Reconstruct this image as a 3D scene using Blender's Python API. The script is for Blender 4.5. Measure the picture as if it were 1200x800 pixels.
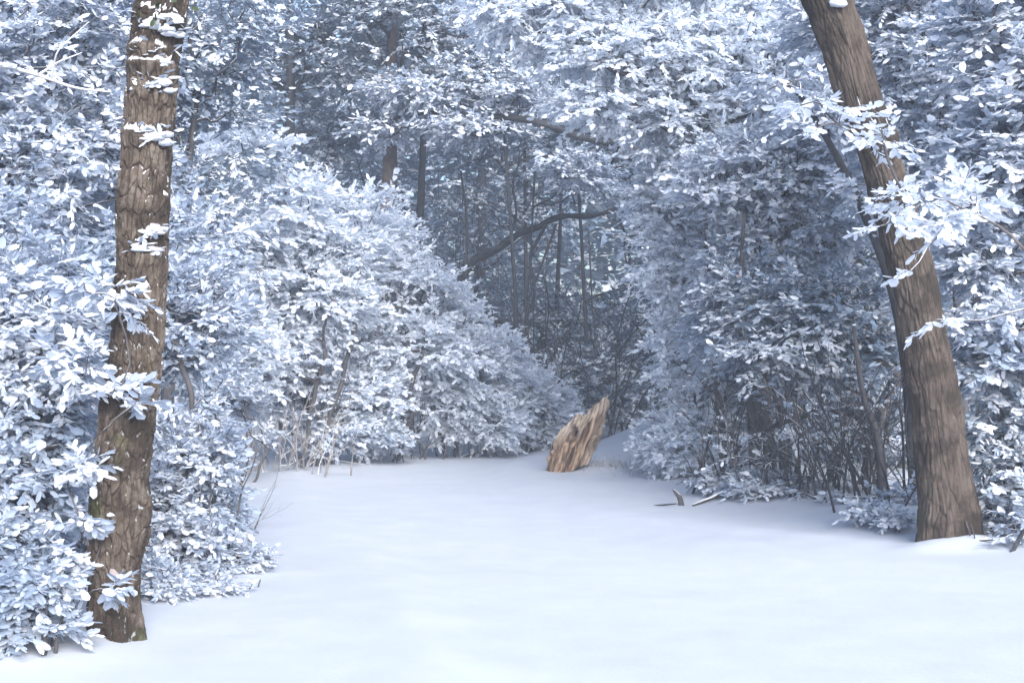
import bpy, math, random
import numpy as np
from mathutils import Vector

# ------------------------------------------------------------------ camera, light, exposure
for o in list(bpy.data.objects):
    bpy.data.objects.remove(o)
S = bpy.context.scene
COL = S.collection
FPX, CX, HZ, EYE = 1667.0, 600.0, 430.0, 1.5      # focal length in photo pixels, horizon row, eye height

cam_d = bpy.data.cameras.new('camera')
cam = bpy.data.objects.new('camera', cam_d)
COL.objects.link(cam)
cam_d.sensor_width = 36.0
cam_d.lens = FPX * 36.0 / 1200.0
cam_d.shift_y = (HZ - 400.0) / 1200.0
cam_d.clip_start = 0.1
cam_d.clip_end = 2000
cam.location = (0, 0, EYE)
cam.rotation_euler = (math.radians(90), 0, 0)
S.camera = cam

SUN_EL, SUN_AZ = math.radians(26), math.radians(161)   # azimuth clockwise from +Y
w = bpy.data.worlds.new('World'); S.world = w
w.use_nodes = True
nt = w.node_tree; nt.nodes.clear()
sky = nt.nodes.new('ShaderNodeTexSky'); sky.sky_type = 'NISHITA'; sky.sun_disc = False
sky.sun_elevation = SUN_EL; sky.sun_rotation = SUN_AZ
sky.air_density = 1.0; sky.dust_density = 3.0; sky.ozone_density = 1.5
bg = nt.nodes.new('ShaderNodeBackground'); bg.inputs['Strength'].default_value = 0.13
wo = nt.nodes.new('ShaderNodeOutputWorld')
nt.links.new(sky.outputs[0], bg.inputs[0]); nt.links.new(bg.outputs[0], wo.inputs[0])

sl = bpy.data.lights.new('sun', 'SUN'); so = bpy.data.objects.new('sun', sl); COL.objects.link(so)
sl.energy = 3.4; sl.angle = math.radians(38); sl.color = (1.0, 0.985, 0.96)
dv = Vector((math.sin(SUN_AZ) * math.cos(SUN_EL), math.cos(SUN_AZ) * math.cos(SUN_EL), math.sin(SUN_EL)))
so.rotation_euler = dv.to_track_quat('Z', 'Y').to_euler()
so.location = (0, 0, 30)

S.view_settings.view_transform = 'Standard'
S.view_settings.look = 'None'
S.view_settings.gamma = 1.0
S.view_settings.use_curve_mapping = False
S.view_settings.exposure = 1.03
S.view_settings.use_white_balance = True
S.view_settings.white_balance_temperature = 5980
S.render.engine = 'CYCLES'
S.cycles.use_denoising = True
S.cycles.max_bounces = 8
S.cycles.diffuse_bounces = 5
S.cycles.transmission_bounces = 4
S.cycles.volume_bounces = 1
S.cycles.caustics_reflective = False
S.cycles.caustics_refractive = False

# ------------------------------------------------------------------ noise and shapes
def _hash(ix, iy, iz, seed):
    n = (ix.astype(np.int64) * 374761393 + iy.astype(np.int64) * 668265263 + iz.astype(np.int64) * 2147483647 + seed * 1274126177) & 0xffffffff
    n = ((n ^ (n >> 13)) * 1274126177) & 0xffffffff
    n = (n ^ (n >> 16)) & 0xffffffff
    return n.astype(np.float64) / 4294967295.0

def vnoise(p, seed=0):
    """value noise, p (...,3), result in 0..1"""
    f = np.floor(p); t = p - f; t = t * t * (3 - 2 * t)
    i = f.astype(np.int64)
    r = 0
    for dx in (0, 1):
        for dy in (0, 1):
            for dz in (0, 1):
                wgt = (t[..., 0] if dx else 1 - t[..., 0]) * (t[..., 1] if dy else 1 - t[..., 1]) * (t[..., 2] if dz else 1 - t[..., 2])
                r = r + wgt * _hash(i[..., 0] + dx, i[..., 1] + dy, i[..., 2] + dz, seed)
    return r

def fbm(p, seed=0, octv=3):
    r = 0; a = 0.5; tot = 0
    for k in range(octv):
        r = r + a * vnoise(p * (2 ** k), seed + k * 17); tot += a; a *= 0.5
    return r / tot

def cells(u, v, nu, seed):
    """crack distance F2-F1 of jittered cells; u wraps after nu"""
    fu = np.floor(u).astype(np.int64); fv = np.floor(v).astype(np.int64)
    f1 = np.full(u.shape, 9.0); f2 = np.full(u.shape, 9.0); idv = np.zeros(u.shape)
    z = np.zeros_like(fu)
    for a in (-1, 0, 1):
        for b in (-1, 0, 1):
            iu, iv = fu + a, fv + b
            hu = np.mod(iu, nu)
            px = iu + 0.15 + 0.7 * _hash(hu, iv, z, seed); py = iv + 0.1 + 0.8 * _hash(hu, iv, z + 1, seed)
            d = np.hypot(px - u, py - v)
            h = _hash(hu, iv, z + 2, seed)
            new = d < f1
            f2 = np.where(new, f1, np.minimum(f2, d)); idv = np.where(new, h, idv); f1 = np.where(new, d, f1)
    return f2 - f1, idv

def sstep(a, b, x):
    t = np.clip((x - a) / (b - a), 0, 1)
    return t * t * (3 - 2 * t)

def mesh_np(name, V, F, mat, parent=None, smooth=True, attrs=None):
    """V (n,3); F a list of (m,k) index arrays"""
    me = bpy.data.meshes.new(name)
    V = np.ascontiguousarray(V, dtype=np.float32)
    me.vertices.add(len(V)); me.vertices.foreach_set('co', V.ravel())
    loops = np.concatenate([f.ravel() for f in F]).astype(np.int32)
    sizes = np.concatenate([np.full(len(f), f.shape[1]) for f in F])
    starts = np.concatenate([[0], np.cumsum(sizes)[:-1]]).astype(np.int32)
    me.loops.add(len(loops)); me.loops.foreach_set('vertex_index', loops)
    me.polygons.add(len(sizes)); me.polygons.foreach_set('loop_start', starts)
    if smooth:
        me.polygons.foreach_set('use_smooth', np.ones(len(sizes), dtype=bool))
    me.update(calc_edges=True)
    for k, a in (attrs or {}).items():
        at = me.attributes.new(k, 'FLOAT', 'POINT')
        at.data.foreach_set('value', np.ascontiguousarray(a, dtype=np.float32))
    me.materials.append(mat)
    o = bpy.data.objects.new(name, me)
    COL.objects.link(o)
    if parent is not None:
        o.parent = parent
    return o

def tag(o, label=None, cat=None, group=None, kind=None):
    if label: o['label'] = label
    if cat: o['category'] = cat
    if group: o['group'] = group
    if kind: o['kind'] = kind
    return o

def thing(name, label, cat, loc, group=None):
    o = bpy.data.objects.new(name, None); COL.objects.link(o)
    o.location = loc; o.empty_display_size = 0.2
    return tag(o, label, cat, group)

# ------------------------------------------------------------------ terrain height and photo placement
PR_Y = [-5, 4, 9.5, 11.5, 13.9, 15.6, 18, 21.7, 26, 32, 60]
PR_X = [4.6, 4.6, 4.0, 3.7, 3.1, 2.4, 2.1, 2.1, 2.6, 4.5, 12]
PL_Y = [-5, 5, 7.9, 10.9, 13, 16, 19, 21.7, 25.5, 28, 32, 60]
PL_X = [-2.7, -2.6, -2.1, -2.0, -2.9, -3.6, -3.9, -4.0, -2.3, 0.2, 2.4, 9]

def height(x, y):
    x = np.asarray(x, float); y = np.asarray(y, float)
    xr = np.interp(y, PR_Y, PR_X); xl = np.interp(y, PL_Y, PL_X)
    p = np.stack([x, y, np.zeros_like(x)], -1)
    out = sstep(0, 1, np.maximum(x - xr, xl - x))
    h = 0.16 * sstep(-0.7, 1.1, x - xr) + 0.12 * sstep(-0.4, 0.9, xl - x)
    h = h + 0.06 * (fbm(p * 0.35, 5, 2) - .5)
    h = h + (0.015 + 0.10 * out) * (fbm(p * 1.9, 9, 3) - .5)
    # the trodden way: two shallow soft-edged tracks under the new snow
    tl = np.interp(y, [4, 7.1, 9.26, 11.9, 15.6, 20, 26], [-.2, -.3, -.55, -1.14, -2.25, -3.0, -1.5])
    tr_ = np.interp(y, [4, 8.3, 10.4, 13.2, 17.2, 21, 26], [4, 3.0, 2.2, 1.26, .2, -.3, .6])
    h = h - 0.045 * sstep(-.4, .4, x - tl) * sstep(-.45, .45, tr_ - x) + .024 * np.exp(-((x - tl + .1) / .25) ** 2) + .024 * np.exp(-((x - tr_ - .1) / .25) ** 2)
    # snow banked behind and beside the stump
    h = h + 0.50 * np.exp(-(((x - 2.35) / 1.0) ** 2 + ((y - 24.0) / 1.8) ** 2))
    h = h + 0.14 * np.exp(-(((x - 1.4) / 0.45) ** 2 + ((y - 20.8) / 0.55) ** 2))
    # collars at the two big trunks
    for tx, ty, a in ((-2.35, 7.65, .04), (3.40, 11.60, .05), (3.80, 11.60, .05), (3.62, 11.5, .04)):
        h = h + a * np.exp(-((x - tx) ** 2 + (y - ty) ** 2) / 0.05)
    far = np.hypot(x, y - 10)
    h = h + 1.5 * sstep(35, 120, far) * fbm(p * 0.02, 2, 2)
    return h

def P(px, py, d):
    return np.array([(px - CX) / FPX * d, d, EYE + (HZ - py) / FPX * d])

def hit(px, py):
    d = np.linspace(3, 45, 2000)
    q = np.stack([(px - CX) / FPX * d, d, EYE + (HZ - py) / FPX * d], 1)
    k = np.argmax(q[:, 2] < height(q[:, 0], q[:, 1]))
    return q[k]

def gz(x, y):
    return float(height(np.array([x]), np.array([y]))[0])

# ------------------------------------------------------------------ materials
def new_mat(name):
    m = bpy.data.materials.new(name); m.use_nodes = True
    n = m.node_tree.nodes; n.clear()
    out = n.new('ShaderNodeOutputMaterial')
    return m, n, m.node_tree.links, out

def ramp(n, pts):
    r = n.new('ShaderNodeValToRGB')
    e = r.color_ramp.elements
    while len(e) < len(pts): e.new(0.5)
    for el, (p, c) in zip(e, pts):
        el.position = p; el.color = (*c, 1) if len(c) == 3 else c
    return r

def noise(n, l, scale, detail=4, rough=.55, vec=None):
    t = n.new('ShaderNodeTexNoise'); t.inputs['Scale'].default_value = scale
    t.inputs['Detail'].default_value = detail; t.inputs['Roughness'].default_value = rough
    if vec is not None: l.new(vec, t.inputs['Vector'])
    return t

SNOW = (0.90, 0.922, 0.962)

def mat_snow():
    m, n, l, out = new_mat('snow')
    b = n.new('ShaderNodeBsdfPrincipled')
    tc = n.new('ShaderNodeTexCoord')
    ns = noise(n, l, 2.2, 5, .6, tc.outputs['Object'])
    r = ramp(n, [(0.3, (0.485, 0.505, 0.55)), (0.7, (0.535, 0.555, 0.60))])
    l.new(ns.outputs['Fac'], r.inputs[0]); l.new(r.outputs[0], b.inputs['Base Color'])
    b.inputs['Roughness'].default_value = .75
    b.inputs['Subsurface Weight'].default_value = .25
    b.inputs['Subsurface Radius'].default_value = (.03, .045, .07)
    b.inputs['Subsurface Scale'].default_value = .6
    n2 = noise(n, l, 22, 6, .65, tc.outputs['Object'])
    bp = n.new('ShaderNodeBump'); bp.inputs['Strength'].default_value = .22; bp.inputs['Distance'].default_value = .02
    l.new(n2.outputs['Fac'], bp.inputs['Height']); l.new(bp.outputs[0], b.inputs['Normal'])
    l.new(b.outputs[0], out.inputs[0])
    return m

def mat_leaf(name, bare, under, snow=SNOW, trans=.25, bias=0.0):
    """leaf with snow lying on its upper side; attribute 'snow' is how much it carries"""
    m, n, l, out = new_mat(name)
    at = n.new('ShaderNodeAttribute'); at.attribute_name = 'snow'
    an = n.new('ShaderNodeAttribute'); an.attribute_name = 'tone'
    geo = n.new('ShaderNodeNewGeometry')
    r = ramp(n, [(0.30 - bias, (0, 0, 0)), (0.52 - bias, (1, 1, 1))])
    l.new(at.outputs['Fac'], r.inputs[0])
    bare_r = ramp(n, [(0, tuple(c * .7 for c in bare)), (.9, tuple(min(1, c * 1.5) for c in bare)), (.985, tuple(min(1, c * 1.6) for c in bare)), (1, (.50, .36, .30))])
    l.new(an.outputs['Fac'], bare_r.inputs[0])
    mx = n.new('ShaderNodeMix'); mx.data_type = 'RGBA'
    l.new(r.outputs[0], mx.inputs['Factor']); l.new(bare_r.outputs[0], mx.inputs['A'])
    sr = ramp(n, [(0, tuple(c * .74 for c in snow)), (.6, snow)]); l.new(an.outputs['Fac'], sr.inputs[0]); l.new(sr.outputs[0], mx.inputs['B'])
    un = n.new('ShaderNodeMix'); un.data_type = 'RGBA'
    l.new(an.outputs['Fac'], un.inputs['Factor'])
    un.inputs['A'].default_value = (*[c * .75 for c in under], 1); un.inputs['B'].default_value = (*[min(1, c * 1.3) for c in under], 1)
    m2 = n.new('ShaderNodeMix'); m2.data_type = 'RGBA'
    l.new(geo.outputs['Backfacing'], m2.inputs['Factor'])
    l.new(mx.outputs['Result'], m2.inputs['A']); l.new(un.outputs['Result'], m2.inputs['B'])
    d = n.new('ShaderNodeBsdfPrincipled'); d.inputs['Roughness'].default_value = .6
    d.inputs['Specular IOR Level'].default_value = .3
    l.new(m2.outputs['Result'], d.inputs['Base Color'])
    t = n.new('ShaderNodeBsdfTranslucent'); t.inputs['Color'].default_value = (*under, 1)
    ms = n.new('ShaderNodeMixShader'); ms.inputs[0].default_value = trans
    l.new(d.outputs[0], ms.inputs[1]); l.new(t.outputs[0], ms.inputs[2]); l.new(ms.outputs[0], out.inputs[0])
    return m

def mat_twig(name, c0, c1, snowy=.5):
    """bark with snow along the upper side of the limb"""
    m, n, l, out = new_mat(name)
    b = n.new('ShaderNodeBsdfPrincipled'); b.inputs['Roughness'].default_value = .85
    tc = n.new('ShaderNodeTexCoord')
    ns = noise(n, l, 9, 5, .6, tc.outputs['Object'])
    r = ramp(n, [(0.3, c0), (0.7, c1)]); l.new(ns.outputs['Fac'], r.inputs[0])
    geo = n.new('ShaderNodeNewGeometry'); sp = n.new('ShaderNodeSeparateXYZ'); l.new(geo.outputs['Normal'], sp.inputs[0])
    n2 = noise(n, l, 3.0, 4, .6, tc.outputs['Object'])
    ad = n.new('ShaderNodeMath'); ad.operation = 'MULTIPLY_ADD'; ad.inputs[1].default_value = 1.2
    l.new(n2.outputs['Fac'], ad.inputs[0]); l.new(sp.outputs['Z'], ad.inputs[2])
    r2 = ramp(n, [(0, (0, 0, 0)), (1, (1, 1, 1))])
    mr = n.new('ShaderNodeMapRange'); mr.inputs['From Min'].default_value = 1.62 - snowy; mr.inputs['From Max'].default_value = 1.75 - snowy
    l.new(ad.outputs[0], mr.inputs['Value'])
    mx = n.new('ShaderNodeMix'); mx.data_type = 'RGBA'; l.new(mr.outputs[0], mx.inputs['Factor'])
    l.new(r.outputs[0], mx.inputs['A']); mx.inputs['B'].default_value = (*SNOW, 1)
    l.new(mx.outputs['Result'], b.inputs['Base Color'])
    n3 = noise(n, l, 45, 5, .6, tc.outputs['Object'])
    bp = n.new('ShaderNodeBump'); bp.inputs['Strength'].default_value = .4; bp.inputs['Distance'].default_value = .01
    l.new(n3.outputs['Fac'], bp.inputs['Height']); l.new(bp.outputs[0], b.inputs['Normal'])
    l.new(b.outputs[0], out.inputs[0])
    return m

def mat_bark(name, lo, mid, hi, stretch=.25, moss=None):
    m, n, l, out = new_mat(name)
    b = n.new('ShaderNodeBsdfPrincipled'); b.inputs['Roughness'].default_value = .9
    b.inputs['Specular IOR Level'].default_value = .2
    tc = n.new('ShaderNodeTexCoord')
    mp = n.new('ShaderNodeMapping'); mp.inputs['Scale'].default_value = (1, 1, stretch)
    l.new(tc.outputs['Object'], mp.inputs[0])
    at = n.new('ShaderNodeAttribute'); at.attribute_name = 'plate'
    n1 = noise(n, l, 20, 8, .75, mp.outputs[0])
    ad = n.new('ShaderNodeMath'); ad.operation = 'MULTIPLY_ADD'; ad.inputs[1].default_value = .80
    l.new(n1.outputs['Fac'], ad.inputs[0])
    ml = n.new('ShaderNodeMath'); ml.operation = 'MULTIPLY'; ml.inputs[1].default_value = .26; l.new(at.outputs['Fac'], ml.inputs[0])
    l.new(ml.outputs[0], ad.inputs[2])
    r = ramp(n, [(0.25, lo), (0.5, mid), (0.75, hi)]); l.new(ad.outputs[0], r.inputs[0])
    col = r.outputs[0]
    nb = noise(n, l, 2.6, 6, .7, tc.outputs['Object'])     # big stains and damp bark
    rb = ramp(n, [(0.46, (0, 0, 0)), (0.55, (.85, .85, .85))]); l.new(nb.outputs['Fac'], rb.inputs[0])
    mx = n.new('ShaderNodeMix'); mx.data_type = 'RGBA'; l.new(rb.outputs[0], mx.inputs['Factor'])
    l.new(col, mx.inputs['A']); mx.inputs['B'].default_value = (*[c * .42 for c in mid], 1)
    col = mx.outputs['Result']
    if moss:
        am = n.new('ShaderNodeAttribute'); am.attribute_name = 'moss'
        m2 = n.new('ShaderNodeMix'); m2.data_type = 'RGBA'; l.new(am.outputs['Fac'], m2.inputs['Factor'])
        l.new(col, m2.inputs['A']); m2.inputs['B'].default_value = (*moss, 1)
        col = m2.outputs['Result']
    asn = n.new('ShaderNodeAttribute'); asn.attribute_name = 'snow'
    m3 = n.new('ShaderNodeMix'); m3.data_type = 'RGBA'; l.new(asn.outputs['Fac'], m3.inputs['Factor'])
    l.new(col, m3.inputs['A']); m3.inputs['B'].default_value = (*SNOW, 1)
    l.new(m3.outputs['Result'], b.inputs['Base Color'])
    n4 = noise(n, l, 60, 6, .7, mp.outputs[0])
    bp = n.new('ShaderNodeBump'); bp.inputs['Strength'].default_value = .6; bp.inputs['Distance'].default_value = .012
    l.new(n4.outputs['Fac'], bp.inputs['Height']); l.new(bp.outputs[0], b.inputs['Normal'])
    l.new(b.outputs[0], out.inputs[0])
    return m

M_SNOW = mat_snow()
M_LEAF = mat_leaf('frosted_leaf', (.33, .39, .48), (.48, .54, .64), trans=.38)
M_LEAF_BRIGHT = mat_leaf('lit_snowy_leaf', (.64, .705, .81), (.76, .82, .91), bias=.08, trans=.45)  # more snow, plus the brightness of sunlit bushes put into the colour
M_LEAF_DARK = mat_leaf('dark_blue_grey_leaf', (.145, .195, .265), (.19, .245, .325), bias=.0)  # darker bare leaves, evergreen blue-grey
M_LEAF_MID = mat_leaf('blue_grey_leaf', (.20, .26, .34), (.28, .34, .43))
M_TWIG = mat_twig('twig_bark', (.035, .032, .036), (.10, .09, .09), .45)
M_TWIG_PALE = mat_twig('pale_twig', (.16, .14, .13), (.36, .32, .30), .7)
M_TWIG_DARK = mat_twig('dark_limb_bark', (.014, .015, .02), (.045, .045, .052), -.25)
M_BARK_L = mat_bark('plated_bark', (.014, .010, .008), (.072, .054, .041), (.175, .145, .118), .5, moss=(.06, .075, .02))
M_BARK_R = mat_bark('ridged_bark', (.020, .015, .012), (.066, .051, .041), (.122, .099, .082), .18, moss=(.06, .075, .02))

# ------------------------------------------------------------------ ground
def spaced(fine0, fine1, step, far):
    a = list(np.arange(fine0, fine1 + 1e-6, step))
    s, v = step, fine1
    while v < far: s *= 1.25; v += s; a.append(v)
    s, v = step, fine0
    while v > -far: s *= 1.25; v -= s; a.insert(0, v)
    return np.array(a)
gx = spaced(-7, 7, .06, 420); gy = spaced(2, 30, .07, 420)
X, Y = np.meshgrid(gx, gy)
Z = height(X, Y)
V = np.stack([X, Y, Z], -1).reshape(-1, 3)
nx, ny = len(gx), len(gy)
idx = np.arange(nx * ny).reshape(ny, nx)
F = np.stack([idx[:-1, :-1], idx[:-1, 1:], idx[1:, 1:], idx[1:, :-1]], -1).reshape(-1, 4)
g = mesh_np('snow_ground', V, [F], M_SNOW); g['kind'] = 'structure'

# ------------------------------------------------------------------ tubes
def tube(pts, rad, ns=16, disp=None, cap=True, sub=1):
    """one continuous tube through pts; returns V, F and the (theta, s) grids"""
    pts = np.asarray(pts, float); rad = np.asarray(rad, float)
    seg = np.r_[0, np.cumsum(np.linalg.norm(np.diff(pts, axis=0), axis=1))]
    if sub > 1:
        t = np.linspace(0, seg[-1], sub)
        # smooth interpolation (Catmull-Rom like through numpy on a fine linear curve, then blurred)
        q = np.stack([np.interp(t, seg, pts[:, k]) for k in range(3)], 1); r = np.interp(t, seg, rad)
        kk = max(3, int(sub / len(pts)) | 1)
        ker = np.hanning(kk + 2)[1:-1]; ker /= ker.sum(); h = kk // 2
        def sm(a):
            e = np.r_[a[0] + (a[0] - a[1:h + 1][::-1]), a, a[-1] + (a[-1] - a[-h - 1:-1][::-1])] if h else a
            return np.convolve(e, ker, 'valid')
        pts = np.stack([sm(q[:, k]) for k in range(3)], 1); rad = np.maximum(sm(r), 1e-4)
        seg = np.r_[0, np.cumsum(np.linalg.norm(np.diff(pts, axis=0), axis=1))]
    T = np.gradient(pts, axis=0); T /= np.linalg.norm(T, axis=1)[:, None] + 1e-9
    ref = np.array([0, 1, 0.]) if abs(T[0][2]) > .5 else np.array([0, 0, 1.])
    A = np.cross(T, ref); A /= np.linalg.norm(A, axis=1)[:, None] + 1e-9
    B = np.cross(T, A)
    th = np.linspace(0, 2 * math.pi, ns, endpoint=False)
    R = np.repeat(rad[:, None], ns, 1)
    if disp is not None:
        R = R + disp(np.repeat(th[None], len(pts), 0), np.repeat(seg[:, None], ns, 1), R, pts)
    V = pts[:, None] + R[..., None] * (np.cos(th)[None, :, None] * A[:, None] + np.sin(th)[None, :, None] * B[:, None])
    n = len(pts)
    i = np.arange(n * ns).reshape(n, ns); j = np.roll(i, -1, 1)
    F = [np.stack([i[:-1], i[1:], j[1:], j[:-1]], -1).reshape(-1, 4)]
    V = V.reshape(-1, 3)
    if cap:
        V = np.r_[V, pts[:1], pts[-1:]]
        c0, c1 = n * ns, n * ns + 1
        F.append(np.stack([np.full(ns, c0), i[0], j[0]], -1)); F.append(np.stack([np.full(ns, c1), j[-1], i[-1]], -1))
    return V, F

class Pack:
    def __init__(s): s.V = []; s.F = {}; s.n = 0
    def add(s, V, F):
        for f in F: s.F.setdefault(f.shape[1], []).append(f + s.n)
        s.V.append(V); s.n += len(V)
    def build(s, name, mat, parent=None, attrs=None, smooth=True):
        return mesh_np(name, np.concatenate(s.V), [np.concatenate(v) for v in s.F.values()], mat, parent, smooth, attrs)

def edges_tube(P0, P1, T0, T1, R0, R1, ns=5, k=4):
    """many curved tapering limbs at once"""
    n = len(P0)
    t = np.linspace(0, 1, k)[None, :, None]
    L = np.linalg.norm(P1 - P0, axis=1)[:, None, None]
    h00 = 2 * t**3 - 3 * t**2 + 1; h10 = t**3 - 2 * t**2 + t; h01 = -2 * t**3 + 3 * t**2; h11 = t**3 - t**2
    C = h00 * P0[:, None] + h10 * L * T0[:, None] + h01 * P1[:, None] + h11 * L * T1[:, None]
    T = np.gradient(C, axis=1); T /= np.linalg.norm(T, axis=2)[..., None] + 1e-9
    ref = np.where(np.abs(T[..., 2:3]) > .8, np.array([1., 0, 0]), np.array([0, 0, 1.]))
    A = np.cross(T, ref); A /= np.linalg.norm(A, axis=2)[..., None] + 1e-9
    B = np.cross(T, A)
    R = (R0[:, None] * (1 - t[..., 0]) + R1[:, None] * t[..., 0])
    th = np.linspace(0, 2 * math.pi, ns, endpoint=False)
    V = C[:, :, None] + R[:, :, None, None] * (np.cos(th)[None, None, :, None] * A[:, :, None] + np.sin(th)[None, None, :, None] * B[:, :, None])
    i = np.arange(n * k * ns).reshape(n, k, ns); j = np.roll(i, -1, 2)
    F = np.stack([i[:, :-1], i[:, 1:], j[:, 1:], j[:, :-1]], -1).reshape(-1, 4)
    return V.reshape(-1, 3), [F]

# leaf template: along, side, up
LT = np.array([(0, 0, 0), (.38, 0, .16), (.75, 0, .12), (1.0, 0, -.04), (.28, -.46, -.02), (.78, -.42, -.05), (.28, .46, -.02), (.78, .42, -.05)])
LQ = np.array([(4, 5, 2, 1), (1, 2, 7, 6)]); LTRI = np.array([(0, 4, 1), (5, 3, 2), (2, 3, 7), (1, 6, 0)])
LT6 = np.array([(0, 0, 0), (.25, -.44, -.10), (.72, -.42, -.12), (1, 0, -.04), (.72, .42, -.12), (.25, .44, -.10)]); LQ6 = np.array([(0, 1, 2, 3), (0, 3, 4, 5)])
LT4 = np.array([(0, 0, 0), (.5, -.5, .02), (1, 0, 0), (.5, .5, .02)]); LQ4 = np.array([(0, 1, 2, 3)])

def leaves_mesh(name, B, D, N, L, W, snow, tone, mat, parent, simple=False):
    D = D / (np.linalg.norm(D, axis=1)[:, None] + 1e-9)
    Sd = np.cross(N, D); Sd /= np.linalg.norm(Sd, axis=1)[:, None] + 1e-9
    U = np.cross(D, Sd)
    T = {True: LT4, 'mid': LT6, False: LT}[simple]
    V = B[:, None] + (T[None, :, 0:1] * L[:, None, None]) * D[:, None] + (T[None, :, 1:2] * W[:, None, None]) * Sd[:, None] + (T[None, :, 2:3] * W[:, None, None]) * U[:, None]
    n = len(B); k = len(T); off = (np.arange(n) * k)[:, None, None]
    F = [(LQ4[None] + off).reshape(-1, 4)] if simple is True else [(LQ6[None] + off).reshape(-1, 4)] if simple == 'mid' else [(LQ[None] + off).reshape(-1, 4), (LTRI[None] + off).reshape(-1, 3)]
    return mesh_np(name, V.reshape(-1, 3), F, mat, parent, True, {'snow': np.repeat(snow, k), 'tone': np.repeat(tone, k)})

def fill_blobs(rng, blobs, n, shell=.55, clump=1.1, thr=.42, seed=0):
    """points in a union of ellipsoids, crowded to the shell and broken into clumps with gaps"""
    blobs = np.array([list(b[0]) + list(b[1]) if len(b) == 2 else b for b in blobs], float)
    wts = (blobs[:, 3] * blobs[:, 4] * blobs[:, 5]) ** (2 / 3); wts /= wts.sum()
    out, cen = [], []
    tot = 0
    while tot < n:
        m = n * 3
        bi = rng.choice(len(blobs), m, p=wts)
        u = rng.normal(size=(m, 3)); u /= np.linalg.norm(u, axis=1)[:, None]
        r = 1 - shell * rng.random(m) ** 1.3
        r *= .60 + .70 * fbm(u * 2.6 + bi[:, None] * 7.1, seed + 3, 2)          # uneven outline
        r *= 1 + .38 * (rng.random(m) < .16) * rng.random(m)                    # stray shoots
        p = blobs[bi, :3] + u * r[:, None] * blobs[bi, 3:6]
        pz = p * np.array([1, 1, 2.3])
        keep = vnoise(pz * clump + 13.7, seed) + .3 * vnoise(pz * clump * 2.7, seed + 5) > thr + .06
        keep &= p[:, 2] > height(p[:, 0], p[:, 1]) + .04
        out.append(p[keep]); cen.append(blobs[bi[keep], :3]); tot += keep.sum()
    return np.concatenate(out)[:n], np.concatenate(cen)[:n]

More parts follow.
